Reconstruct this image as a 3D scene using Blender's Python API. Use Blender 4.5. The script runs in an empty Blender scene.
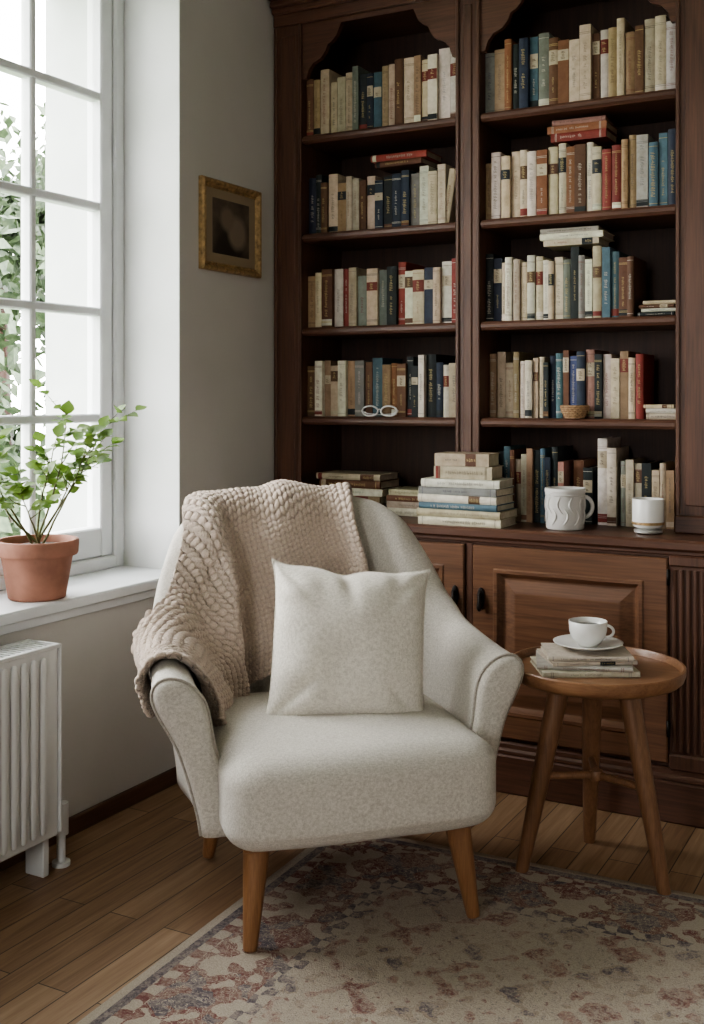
import bpy, math, random
import numpy as np
from mathutils import Vector, Matrix, noise as mnoise
random.seed(7)
S=bpy.context.scene
COL=S.collection
PI=math.pi

# ---------------------------------------------------------------- materials
def mat_new(name):
    m=bpy.data.materials.new(name); m.use_nodes=True
    nt=m.node_tree; b=nt.nodes['Principled BSDF']
    return m,nt,b
def N(nt,t,**kw):
    n=nt.nodes.new(t)
    for k,v in kw.items(): setattr(n,k,v)
    return n
def L(nt,a,b): nt.links.new(a,b)
def ramp(nt,fac,stops,interp='LINEAR'):
    r=N(nt,'ShaderNodeValToRGB'); r.color_ramp.interpolation=interp
    e=r.color_ramp.elements
    while len(e)<len(stops): e.new(0.5)
    for i,(p,c) in enumerate(stops):
        e[i].position=p; e[i].color=(c[0],c[1],c[2],1)
    L(nt,fac,r.inputs['Fac']); return r.outputs['Color']
def M(nt,op,a,b=None,c=None):
    n=N(nt,'ShaderNodeMath',operation=op)
    for i,x in enumerate((a,b,c)):
        if x is None: continue
        if isinstance(x,(int,float)): n.inputs[i].default_value=x
        else: L(nt,x,n.inputs[i])
    return n.outputs[0]
def mixc(nt,fac,a,b,mode='MIX'):
    n=N(nt,'ShaderNodeMix',data_type='RGBA',blend_type=mode)
    if isinstance(fac,(int,float)): n.inputs[0].default_value=fac
    else: L(nt,fac,n.inputs[0])
    for idx,x in ((6,a),(7,b)):
        if isinstance(x,tuple): n.inputs[idx].default_value=(x[0],x[1],x[2],1)
        else: L(nt,x,n.inputs[idx])
    return n.outputs[2]
def coords(nt,scale=(1,1,1),rot=(0,0,0),kind='Object'):
    tc=N(nt,'ShaderNodeTexCoord'); mp=N(nt,'ShaderNodeMapping')
    mp.inputs['Scale'].default_value=scale; mp.inputs['Rotation'].default_value=rot
    L(nt,tc.outputs[kind],mp.inputs[0]); return mp.outputs[0]
def bump(nt,b,h,strength,dist=0.01):
    n=N(nt,'ShaderNodeBump'); n.inputs['Strength'].default_value=strength
    n.inputs['Distance'].default_value=dist
    L(nt,h,n.inputs['Height']); L(nt,n.outputs[0],b.inputs['Normal'])
def noise_t(nt,vec,scale,detail=4,rough=0.5,dist=0):
    n=N(nt,'ShaderNodeTexNoise'); n.inputs['Scale'].default_value=scale
    n.inputs['Detail'].default_value=detail; n.inputs['Roughness'].default_value=rough
    n.inputs['Distortion'].default_value=dist
    L(nt,vec,n.inputs['Vector']); return n.outputs['Fac']

def mat_plain(name,col,rough=0.5,metal=0,var=0.12,vscale=6,bs=0.0,bscale=80):
    m,nt,b=mat_new(name)
    v=coords(nt)
    f=noise_t(nt,v,vscale,4)
    d=tuple(c*(1-var) for c in col); l=tuple(min(1,c*(1+var)) for c in col)
    L(nt,ramp(nt,f,[(0.3,d),(0.7,l)]),b.inputs['Base Color'])
    b.inputs['Roughness'].default_value=rough; b.inputs['Metallic'].default_value=metal
    if bs: bump(nt,b,noise_t(nt,v,bscale,3),bs,0.002)
    return m
def mat_wood(name,dark,light,axis='z',rough=0.4,scale=1.0,coat=0.0):
    m,nt,b=mat_new(name)
    sc={'x':(1.2,14,14),'y':(14,1.2,14),'z':(14,14,1.2)}[axis]
    v=coords(nt,tuple(s*scale for s in sc))
    f=noise_t(nt,v,1.6,6,0.6,1.2)
    sc2={'x':(6,160,160),'y':(160,6,160),'z':(160,160,6)}[axis]
    v2=coords(nt,tuple(s*scale for s in sc2))
    g=noise_t(nt,v2,1.0,3)
    c=ramp(nt,f,[(0.28,dark),(0.5,tuple((a+q)/2 for a,q in zip(dark,light))),(0.72,light)])
    c2=mixc(nt,0.35,c,ramp(nt,g,[(0.35,dark),(0.65,light)]))
    L(nt,c2,b.inputs['Base Color'])
    b.inputs['Roughness'].default_value=rough
    b.inputs['Coat Weight'].default_value=coat
    b.inputs['Coat Roughness'].default_value=0.25
    bump(nt,b,g,0.12,0.001)
    return m
def mat_fabric(name,c1,c2,wscale=420,bstr=0.5):
    m,nt,b=mat_new(name)
    va=coords(nt,(wscale,wscale*0.3,wscale)); vb=coords(nt,(wscale*0.3,wscale,wscale*0.35))
    a=noise_t(nt,va,1,2); c=noise_t(nt,vb,1,2)
    w=M(nt,'ADD',M(nt,'MULTIPLY',a,0.5),M(nt,'MULTIPLY',c,0.5))
    L(nt,ramp(nt,w,[(0.36,c1),(0.62,c2)]),b.inputs['Base Color'])
    b.inputs['Roughness'].default_value=0.95
    b.inputs['Sheen Weight'].default_value=0.1
    b.inputs['Specular IOR Level'].default_value=0.15
    bump(nt,b,w,bstr,0.002)
    return m

MW_v=mat_wood('walnut_vertical',(0.046,0.0185,0.011),(0.136,0.060,0.034),'z',0.45,coat=0.1)
MW_h=mat_wood('walnut_horizontal',(0.048,0.0195,0.0115),(0.144,0.063,0.036),'x',0.42,coat=0.12)
MW_door=mat_wood('walnut_door',(0.080,0.035,0.018),(0.225,0.108,0.056),'x',0.42,coat=0.15)
MW_back=mat_wood('walnut_dark',(0.028,0.0125,0.008),(0.068,0.030,0.018),'z',0.6)  # darker walnut tone for the back panel, also on the tree trunks
M_oak=mat_wood('oak_leg',(0.20,0.092,0.04),(0.35,0.18,0.085),'z',0.4,2.0)
M_table=mat_wood('teak_table',(0.14,0.065,0.032),(0.28,0.145,0.074),'z',0.4,2.0)
M_tabletop=mat_wood('teak_table_top',(0.18,0.083,0.04),(0.35,0.185,0.095),'x',0.36,1.3,coat=0.15)
M_base=mat_wood('baseboard_wood',(0.06,0.03,0.018),(0.14,0.07,0.04),'y',0.5)
M_wall=mat_plain('plaster_wall',(0.54,0.522,0.495),0.9,var=0.04,vscale=2.5,bs=0.25,bscale=60)
M_ceil=mat_plain('plaster_ceiling',(0.7,0.69,0.67),0.9,var=0.02)
M_reveal=mat_plain('plaster_reveal',(0.72,0.725,0.72),0.85,var=0.03,bs=0.2,bscale=50)
M_ext=mat_plain('exterior_render',(0.42,0.43,0.42),0.9,var=0.08,vscale=4,bs=0.3,bscale=30)
M_frame=mat_plain('white_painted_wood',(0.68,0.69,0.70),0.45,var=0.03,vscale=12)
M_rad=mat_plain('radiator_enamel',(0.66,0.66,0.65),0.4,var=0.02)
M_brass=mat_plain('dark_metal',(0.03,0.026,0.024),0.4,0.8)
M_gold=mat_plain('gilt_frame',(0.38,0.255,0.125),0.45,0.4,var=0.4,vscale=60,bs=0.5,bscale=120)
M_chair=mat_fabric('linen_upholstery',(0.46,0.425,0.375),(0.67,0.63,0.57),bstr=0.4)
M_pipe=mat_fabric('upholstery_piping',(0.30,0.27,0.235),(0.45,0.41,0.36))
M_pillow=mat_fabric('pillow_linen',(0.60,0.56,0.49),(0.82,0.775,0.70),300,0.5)
M_ceramic=mat_plain('white_ceramic',(0.78,0.77,0.74),0.25,var=0.03)
M_relief=mat_plain('relief_ceramic',(0.58,0.56,0.53),0.6,var=0.06,bs=0.3,bscale=40)
M_terra=mat_plain('terracotta',(0.34,0.16,0.11),0.8,var=0.2,vscale=14,bs=0.3,bscale=60)
M_soil=mat_plain('soil',(0.035,0.022,0.014),0.95,var=0.4,vscale=60,bs=0.9,bscale=90)
M_stem=mat_plain('plant_stem',(0.12,0.12,0.04),0.7,var=0.3)
M_coffee=mat_plain('coffee',(0.03,0.012,0.006),0.15)
M_wicker=mat_plain('wicker',(0.35,0.22,0.12),0.8,var=0.3,vscale=60,bs=0.6,bscale=120)
M_silver=mat_plain('spectacle_metal',(0.62,0.62,0.6),0.3,0.6)

def mat_leaf(name,a,bc,trans=0.3):
    m,nt,b=mat_new(name)
    v=coords(nt)
    f=noise_t(nt,v,14,2)
    c=ramp(nt,f,[(0.3,a),(0.7,bc)])
    L(nt,c,b.inputs['Base Color']); b.inputs['Roughness'].default_value=0.5
    t=N(nt,'ShaderNodeBsdfTranslucent'); L(nt,c,t.inputs['Color'])
    mx=N(nt,'ShaderNodeMixShader'); mx.inputs[0].default_value=trans
    L(nt,b.outputs[0],mx.inputs[1]); L(nt,t.outputs[0],mx.inputs[2])
    L(nt,mx.outputs[0],nt.nodes['Material Output'].inputs['Surface'])
    return m
M_leaf=mat_leaf('leaf_green',(0.075,0.15,0.022),(0.20,0.31,0.06),0.35)
M_tree=mat_leaf('tree_foliage',(0.022,0.040,0.018),(0.075,0.105,0.052),0.15)
M_grass=mat_plain('lawn',(0.08,0.13,0.04),0.9,var=0.3)

def mat_glass():
    m,nt,b=mat_new('window_glass')
    nt.nodes.remove(b)
    tr=N(nt,'ShaderNodeBsdfTransparent'); gl=N(nt,'ShaderNodeBsdfGlossy')
    gl.inputs['Roughness'].default_value=0.02
    lw=N(nt,'ShaderNodeLayerWeight'); lw.inputs[0].default_value=0.15
    fz=M(nt,'MULTIPLY',lw.outputs['Fresnel'],0.5)
    mx=N(nt,'ShaderNodeMixShader'); L(nt,fz,mx.inputs[0])
    L(nt,tr.outputs[0],mx.inputs[1]); L(nt,gl.outputs[0],mx.inputs[2])
    L(nt,mx.outputs[0],nt.nodes['Material Output'].inputs['Surface'])
    return m
M_glass=mat_glass()

def mat_vcol(name,rough=0.6):
    m,nt,b=mat_new(name)
    a=N(nt,'ShaderNodeAttribute'); a.attribute_name='Col'
    v=coords(nt); f=noise_t(nt,v,35,5,0.65)
    g=ramp(nt,f,[(0.3,(0.70,0.67,0.62)),(0.6,(1,1,1))])
    c=mixc(nt,0.8,a.outputs['Color'],g,'MULTIPLY')
    L(nt,c,b.inputs['Base Color']); b.inputs['Roughness'].default_value=rough
    b.inputs['Specular IOR Level'].default_value=0.3
    return m
M_book=mat_vcol('book_cloth_and_paper')

def mat_floor():
    m,nt,b=mat_new('oak_floorboards')
    v=coords(nt,(1,1,1),(0,0,PI/2))
    br=N(nt,'ShaderNodeTexBrick'); L(nt,v,br.inputs['Vector'])
    br.offset=0.37; br.inputs['Scale'].default_value=1
    br.inputs['Mortar Size'].default_value=0.0016
    br.inputs['Brick Width'].default_value=0.95; br.inputs['Row Height'].default_value=0.088
    br.inputs['Color1'].default_value=(0.1,0.1,0.1,1); br.inputs['Color2'].default_value=(0.9,0.9,0.9,1)
    br.inputs['Mortar'].default_value=(0.5,0.5,0.5,1)
    g=noise_t(nt,coords(nt,(26,1.6,1)),1.5,6,0.6,0.8)
    g2=noise_t(nt,coords(nt,(220,7,1)),1.0,3)
    s=M(nt,'ADD',M(nt,'MULTIPLY',g,0.55),M(nt,'ADD',M(nt,'MULTIPLY',g2,0.2),M(nt,'MULTIPLY',br.outputs['Color'],0.25)))
    c=ramp(nt,s,[(0.3,(0.16,0.085,0.044)),(0.5,(0.29,0.178,0.102)),(0.7,(0.42,0.285,0.18))])
    c=mixc(nt,br.outputs['Fac'],c,(0.04,0.02,0.01))
    L(nt,c,b.inputs['Base Color']); b.inputs['Roughness'].default_value=0.42
    bump(nt,b,M(nt,'SUBTRACT',g2,M(nt,'MULTIPLY',br.outputs['Fac'],2)),0.15,0.002)
    return m
M_floor=mat_floor()

def mat_rug(hw,hl):
    m,nt,b=mat_new('faded_persian_rug')
    tc=N(nt,'ShaderNodeTexCoord'); sp=N(nt,'ShaderNodeSeparateXYZ'); 
    nz=N(nt,'ShaderNodeTexNoise'); nz.inputs['Scale'].default_value=22; nz.inputs['Detail'].default_value=3; L(nt,tc.outputs['Object'],nz.inputs['Vector'])
    vm=N(nt,'ShaderNodeVectorMath',operation='MULTIPLY_ADD'); L(nt,nz.outputs['Color'],vm.inputs[0])
    vm.inputs[1].default_value=(0.045,0.045,0); L(nt,tc.outputs['Object'],vm.inputs[2])
    L(nt,vm.outputs[0],sp.inputs[0])
    x,y=sp.outputs[0],sp.outputs[1]
    sp2=N(nt,'ShaderNodeSeparateXYZ'); L(nt,tc.outputs['Object'],sp2.inputs[0])
    ex=M(nt,'SUBTRACT',hw,M(nt,'ABSOLUTE',sp2.outputs[0])); ey=M(nt,'SUBTRACT',hl,M(nt,'ABSOLUTE',sp2.outputs[1]))
    e=M(nt,'MINIMUM',ex,ey)
    def lat(k,ph=0):
        a=M(nt,'SINE',M(nt,'MULTIPLY',x,k)); c=M(nt,'SINE',M(nt,'ADD',M(nt,'MULTIPLY',y,k),ph))
        return M(nt,'MULTIPLY',a,c)
    l1=lat(19); l2=lat(47,1.0); l3=lat(88,0.3)
    vo2=N(nt,'ShaderNodeTexVoronoi'); vo2.inputs['Scale'].default_value=30; L(nt,vm.outputs[0],vo2.inputs['Vector'])
    swirl=noise_t(nt,tc.outputs['Object'],26,2,0.5,2.5)
    vein=M(nt,'LESS_THAN',M(nt,'ABSOLUTE',M(nt,'SUBTRACT',swirl,.5)),0.018)
    pat=M(nt,'ADD',l1,M(nt,'ADD',M(nt,'MULTIPLY',l2,0.8),M(nt,'MULTIPLY',l3,0.55)))
    cream=(0.50,0.43,0.35); red=(0.20,0.075,0.07); blue=(0.12,0.10,0.125); rose=(0.34,0.205,0.17); tan=(0.36,0.285,0.22)
    f=mixc(nt,M(nt,'GREATER_THAN',pat,0.6),cream,rose)
    f=mixc(nt,M(nt,'GREATER_THAN',pat,1.1),f,red)
    f=mixc(nt,M(nt,'LESS_THAN',pat,-0.7),f,tan)
    f=mixc(nt,M(nt,'LESS_THAN',pat,-1.2),f,blue)
    f=mixc(nt,M(nt,'MULTIPLY',vein,0.6),f,blue)
    f=mixc(nt,M(nt,'MULTIPLY',M(nt,'LESS_THAN',vo2.outputs['Distance'],0.16),0.8),f,red)
    bd=mixc(nt,M(nt,'GREATER_THAN',pat,0.40),red,cream)
    bd=mixc(nt,M(nt,'LESS_THAN',pat,-0.5),bd,blue)
    bd=mixc(nt,vein,bd,cream)
    inb=M(nt,'LESS_THAN',e,0.30)
    c=mixc(nt,inb,f,bd)
    def band(a,bb): return M(nt,'MULTIPLY',M(nt,'GREATER_THAN',e,a),M(nt,'LESS_THAN',e,bb))
    dash=M(nt,'GREATER_THAN',l3,0.0)
    c=mixc(nt,band(0.28,0.325),c,mixc(nt,dash,blue,cream))
    c=mixc(nt,band(0.05,0.085),c,mixc(nt,dash,cream,red))
    c=mixc(nt,band(0.025,0.05),c,blue)
    c=mixc(nt,M(nt,'LESS_THAN',e,0.025),c,cream)
    d1=noise_t(nt,tc.outputs['Object'],5,6,0.7); d2=noise_t(nt,tc.outputs['Object'],75,5,0.75)
    wear=M(nt,'ADD',M(nt,'MULTIPLY',d1,0.35),M(nt,'MULTIPLY',d2,0.65))
    wf=N(nt,'ShaderNodeMapRange'); wf.inputs[1].default_value=0.43; wf.inputs[2].default_value=0.57
    wf.inputs[3].default_value=0.15; wf.inputs[4].default_value=0.88; L(nt,wear,wf.inputs[0])
    wfo=M(nt,'MULTIPLY',wf.outputs[0],M(nt,'SUBTRACT',1.0,M(nt,'MULTIPLY',inb,0.3)))
    c=mixc(nt,wfo,c,(0.47,0.405,0.335))
    fib=noise_t(nt,coords(nt,(300,300,300)),1,2)
    c=mixc(nt,0.55,c,ramp(nt,fib,[(0.3,(0.6,0.6,0.6)),(0.65,(1,1,1))]),'MULTIPLY')
    L(nt,c,b.inputs['Base Color']); b.inputs['Roughness'].default_value=1
    b.inputs['Specular IOR Level'].default_value=0.05
    bump(nt,b,M(nt,'ADD',fib,d2),0.6,0.004)
    return m

# ---------------------------------------------------------------- geometry helpers
class Acc:
    def __init__(s): s.v=[]; s.f=[]; s.c=[]
    def add(s,vs,fs,col=None):
        o=len(s.v); s.v.extend([tuple(p) for p in vs]); s.f.extend([tuple(i+o for i in f) for f in fs])
        s.c.extend([col]*len(fs))
    def box(s,x0,x1,y0,y1,z0,z1,col=None,Mx=None,bev=0.0):
        if bev>0 and min(x1-x0,y1-y0,z1-z0)>2.2*bev:
            vs,fs=chamfer_box(x0,x1,y0,y1,z0,z1,bev)
        else:
            vs=[(x0,y0,z0),(x1,y0,z0),(x1,y1,z0),(x0,y1,z0),(x0,y0,z1),(x1,y0,z1),(x1,y1,z1),(x0,y1,z1)]
            fs=[(0,3,2,1),(4,5,6,7),(0,1,5,4),(1,2,6,5),(2,3,7,6),(3,0,4,7)]
        if Mx is not None: vs=[tuple(Mx@Vector(p)) for p in vs]
        s.add(vs,fs,col)
def chamfer_box(x0,x1,y0,y1,z0,z1,b):
    vs=[];idx={}
    X=(x0,x1);Y=(y0,y1);Z=(z0,z1)
    sg=(1,-1)
    for i in (0,1):
        for j in (0,1):
            for k in (0,1):
                for ax in range(3):
                    p=[X[i]+sg[i]*b,Y[j]+sg[j]*b,Z[k]+sg[k]*b]
                    p[ax]=(X[i],Y[j],Z[k])[ax]
                    idx[(i,j,k,ax)]=len(vs); vs.append(tuple(p))
    fs=[]
    g=lambda i,j,k,a: idx[(i,j,k,a)]
    for i in (0,1): fs.append([g(i,0,0,0),g(i,1,0,0),g(i,1,1,0),g(i,0,1,0)])
    for j in (0,1): fs.append([g(0,j,0,1),g(1,j,0,1),g(1,j,1,1),g(0,j,1,1)])
    for k in (0,1): fs.append([g(0,0,k,2),g(1,0,k,2),g(1,1,k,2),g(0,1,k,2)])
    for i in (0,1):
        for j in (0,1): fs.append([g(i,j,0,0),g(i,j,1,0),g(i,j,1,1),g(i,j,0,1)])
        for k in (0,1): fs.append([g(i,0,k,0),g(i,1,k,0),g(i,1,k,2),g(i,0,k,2)])
    for j in (0,1):
        for k in (0,1): fs.append([g(0,j,k,1),g(1,j,k,1),g(1,j,k,2),g(0,j,k,2)])
    for i in (0,1):
        for j in (0,1):
            for k in (0,1): fs.append([g(i,j,k,0),g(i,j,k,1),g(i,j,k,2)])
    c=Vector(((x0+x1)/2,(y0+y1)/2,(z0+z1)/2)); out=[]
    for f in fs:
        p=[Vector(vs[q]) for q in f]; n=(p[1]-p[0]).cross(p[2]-p[0])
        m=sum(p,Vector())/len(p)
        out.append(tuple(f) if n.dot(m-c)>0 else tuple(reversed(f)))
    return vs,out

def mk(name,acc,mat,parent=None,smooth=False,fix=False,autos=None):
    me=bpy.data.meshes.new(name)
    if isinstance(acc,tuple): v,f=acc; c=None
    else: v,f,c=acc.v,acc.f,acc.c
    me.from_pydata(v,[],f)
    if c and c[0] is not None:
        at=me.color_attributes.new('Col','FLOAT_COLOR','CORNER')
        buf=[]
        for fi,cc in zip(f,c): buf.extend([cc[0],cc[1],cc[2],1.0]*len(fi))
        at.data.foreach_set('color',buf)
    if fix:
        import bmesh
        bm=bmesh.new(); bm.from_mesh(me); bmesh.ops.recalc_face_normals(bm,faces=bm.faces); bm.to_mesh(me); bm.free()
    if smooth: me.polygons.foreach_set('use_smooth',[True]*len(me.polygons))
    if autos:
        me.polygons.foreach_set('use_smooth',[True]*len(me.polygons))
        try: me.set_sharp_from_angle(angle=math.radians(autos))
        except Exception: pass
    me.update()
    o=bpy.data.objects.new(name,me); COL.objects.link(o)
    if mat: me.materials.append(mat)
    if parent: o.parent=parent
    return o
def empty(name,loc=(0,0,0),rz=0):
    e=bpy.data.objects.new(name,None); e.location=loc; e.rotation_euler=(0,0,rz); e.empty_display_size=0.1
    COL.objects.link(e); return e
def lathe(prof,seg=48,c=(0,0,0)):
    v=[];f=[];n=len(prof)
    for i in range(seg):
        a=2*PI*i/seg
        for r,z in prof: v.append((c[0]+r*math.cos(a),c[1]+r*math.sin(a),c[2]+z))
    for i in range(seg):
        j=(i+1)%seg
        for k in range(n-1): f.append((i*n+k,j*n+k,j*n+k+1,i*n+k+1))
    return v,f
def tube(pts,rad,seg=10,caps=True,closed=False):
    pts=[Vector(p) for p in pts]; n=len(pts)
    if not isinstance(rad,(list,tuple)): rad=[rad]*n
    v=[];f=[];prev=None
    for i,p in enumerate(pts):
        if closed: t=(pts[(i+1)%n]-pts[i-1])
        else: t=(pts[min(i+1,n-1)]-pts[max(i-1,0)])
        t.normalize()
        if prev is None:
            up=Vector((0,0,1)) if abs(t.z)<0.9 else Vector((1,0,0))
            a=t.cross(up).normalized()
        else:
            a=(prev-t*prev.dot(t)).normalized()
        prev=a; b=t.cross(a)
        for k in range(seg):
            th=2*PI*k/seg; v.append(tuple(p+(a*math.cos(th)+b*math.sin(th))*rad[i]))
    m=n if closed else n-1
    for i in range(m):
        j=(i+1)%n
        for k in range(seg):
            l=(k+1)%seg; f.append((i*seg+k,i*seg+l,j*seg+l,j*seg+k))
    if caps and not closed:
        f.append(tuple(reversed(range(seg)))); f.append(tuple(range((n-1)*seg,n*seg)))
    return v,f
def rbox(hx,hy,hz,r,n=14,c=(0,0,0)):
    v=[];f=[];idx={}
    def vert(p):
        k=tuple(round(q,5) for q in p)
        if k in idx: return idx[k]
        inner=(hx-r[0],hy-r[1],hz-r[2]); h=(hx,hy,hz)
        pos=[p[i]*h[i] for i in range(3)]
        cl=[max(-inner[i],min(inner[i],pos[i])) for i in range(3)]
        d=[(pos[i]-cl[i])/r[i] for i in range(3)]
        ln=math.sqrt(sum(t*t for t in d)) or 1
        q=[cl[i]+d[i]/ln*r[i] for i in range(3)]
        idx[k]=len(v); v.append((q[0]+c[0],q[1]+c[1],q[2]+c[2])); return idx[k]
    for ax in range(3):
        for sgn in (-1,1):
            for i in range(n):
                for j in range(n):
                    quad=[]
                    for (a,b) in ((i,j),(i+1,j),(i+1,j+1),(i,j+1)):
                        p=[0,0,0]; p[ax]=sgn; p[(ax+1)%3]=-1+2*a/n; p[(ax+2)%3]=-1+2*b/n
                        quad.append(vert(p))
                    if sgn<0: quad.reverse()
                    f.append(tuple(quad))
    return v,f
def hermite(xs,ys):
    xs=list(xs);ys=list(ys);n=len(xs)
    m=[]
    for i in range(n):
        if i==0: m.append((ys[1]-ys[0])/(xs[1]-xs[0]))
        elif i==n-1: m.append((ys[-1]-ys[-2])/(xs[-1]-xs[-2]))
        else:
            a=(ys[i]-ys[i-1])/(xs[i]-xs[i-1]); b=(ys[i+1]-ys[i])/(xs[i+1]-xs[i])
            m.append(0 if a*b<=0 else 2*a*b/(a+b))
    def fn(x):
        if x<=xs[0]: return ys[0]
        if x>=xs[-1]: return ys[-1]
        for i in range(n-1):
            if x<=xs[i+1]:
                h=xs[i+1]-xs[i]; t=(x-xs[i])/h
                return ((2*t**3-3*t*t+1)*ys[i]+(t**3-2*t*t+t)*h*m[i]+(-2*t**3+3*t*t)*ys[i+1]+(t**3-t*t)*h*m[i+1])
    return fn
def sstep(a,b,x):
    t=max(0,min(1,(x-a)/(b-a))); return t*t*(3-2*t)

# ---------------------------------------------------------------- room
XW=-2.39; XR=2.3; YB=4.12; YF=-2.39; ZC=3.15; XO=-3.02; YO=-3.02
W=[(1.533,3.147),(-0.95,0.35)]; WZ0,WZ1=0.70,2.90  # second left-wall opening is out of view, added for fill light
WF=(0.4,1.4)   # unseen front-wall window added for fill light (becomes X -1.4 .. -0.4)
mk('floor',(lambda a:(a.box(XO,XR+.1,YO,YB+.1,-.1,0),a)[1])(Acc()),M_floor)
mk('ceiling',(lambda a:(a.box(XO,XR+.1,YO,YB+.1,ZC,ZC+.1),a)[1])(Acc()),M_ceil)
a=Acc()
ys=[YO,W[1][0],W[1][1],W[0][0],W[0][1],YB+.1]
for i in (0,2,4): a.box(XO,XW,ys[i],ys[i+1],0,ZC)
for w in W:
    a.box(XO,XW,w[0],w[1],0,WZ0); a.box(XO,XW,w[0],w[1],WZ1,ZC)
mk('wall_left',a,M_wall)
a=Acc(); a.box(XW,XR+.1,YB,YB+.1,0,ZC); mk('wall_back',a,M_wall)
a=Acc(); a.box(XR,XR+.1,YF,YB,0,ZC); mk('wall_right',a,M_wall)
a=Acc(); a.box(XW,-WF[1],YO,YF,0,ZC); a.box(-WF[0],XR+.1,YO,YF,0,ZC)
a.box(-WF[1],-WF[0],YO,YF,0,WZ0); a.box(-WF[1],-WF[0],YO,YF,WZ1,ZC); mk('wall_front',a,M_wall)
a=Acc(); a.box(XW,XW+.018,YF,3.56,0,0.055,bev=.004); mk('baseboard_left',a,M_base)
a=Acc(); a.box(-0.60,XR,YB-.018,YB,0,0.055,bev=.004); mk('baseboard_back',a,M_base)

XG=-2.675
def window(name,w):
    e=empty(name)
    y0,y1=w
    t=0.004
    for nm,xa,xb,mt in (('reveal_inner',XG-.045,XW-.001,M_reveal),('reveal_outer',XO,XG-.045,M_ext)):
        rv=Acc()
        rv.box(xa,xb,y1-t,y1,WZ0,WZ1); rv.box(xa,xb,y0,y0+t,WZ0,WZ1); rv.box(xa,xb,y0,y1,WZ1-t,WZ1)
        if nm=='reveal_outer': rv.box(xa-.04,xb,y0,y1,WZ0,WZ0+.03)
        mk(nm,rv,mt,e)
    f=Acc(); d0,d1=XG-.05,XG+.03
    mid=(y0+y1)/2
    zb=0.735; zt=WZ1
    f.box(d0,d1+.01,y1-.055,y1-.004,zb,zt-.004,bev=.006); f.box(d0,d1+.01,y0+.004,y0+.055,zb,zt-.004,bev=.006)
    f.box(d0+.001,d1+.009,y0+.005,y1-.005,zt-.06,zt-.005,bev=.006); f.box(d0+.001,d1+.009,y0+.005,y1-.005,zb,zb+.045,bev=.006)
    mk('frame',f,M_frame,e)
    s=Acc(); g=Acc()
    for (a0,a1) in ((y0+.055,mid),(mid,y1-.055)):
        s.box(d0+.01,d1,a0+.002,a0+.052,zb+.046,zt-.061,bev=.006); s.box(d0+.01,d1,a1-.064,a1-.002,zb+.046,zt-.061,bev=.006)
        s.box(d0+.011,d1-.001,a0+.05,a1-.06,zb+.047,0.885,bev=.006); s.box(d0+.011,d1-.001,a0+.05,a1-.06,zt-.11,zt-.062,bev=.006)
        ym=a0+.05+(a1-a0-.112)*.5
        s.box(d0+.022,d1-.010,ym-.014,ym+.014,0.88,zt-.1,bev=.005)
        for z in (1.272,1.648,2.021,2.411):
            s.box(d0+.02,d1-.008,a0+.045,a1-.055,z-.015,z+.015,bev=.005)
        g.box(XG-.012,XG-.008,a0+.045,a1-.055,0.87,zt-.1)
    s.box(d1-.005,d1+.012,mid-.03,mid+.03,zb+.045,zt-.06,bev=.005)
    mk('sashes',s,M_frame,e); mk('glass',g,M_glass,e)
    h=Acc()
    h.box(d1+.012,d1+.02,mid-.012,mid+.012,1.40,1.52,bev=.002)
    v,fc=tube([(d1+.02,mid,1.46),(d1+.045,mid,1.46),(d1+.05,mid,1.44),(d1+.05,mid,1.36)],.007,10); h.add(v,fc)
    mk('espagnolette_handle',h,M_silver,e)
    hg=Acc()
    for z in (1.05,2.2):
        v,fc=tube([(d1+.012,y1-.056,z),(d1+.012,y1-.056,z+.07)],.006,10); hg.add(v,fc)
    mk('hinges',hg,M_frame,e)
    sl=Acc(); sl.box(XG+.03,XW+.045,y0-.03,y1+.0,0.70,0.735,bev=.006)
    sl.box(XW,XW+.02,y0-.02,y1-.01,0.67,0.70,bev=.003)
    mk('sill_board',sl,M_frame,e)
    return e
window('window_1',W[0]); window('fill_window_left',W[1])  # the second is unseen, added to bring in fill light
w3=window('fill_window_front',WF); w3.rotation_euler=(0,0,PI/2)  # unseen window behind the camera, added as a source of fill

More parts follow.
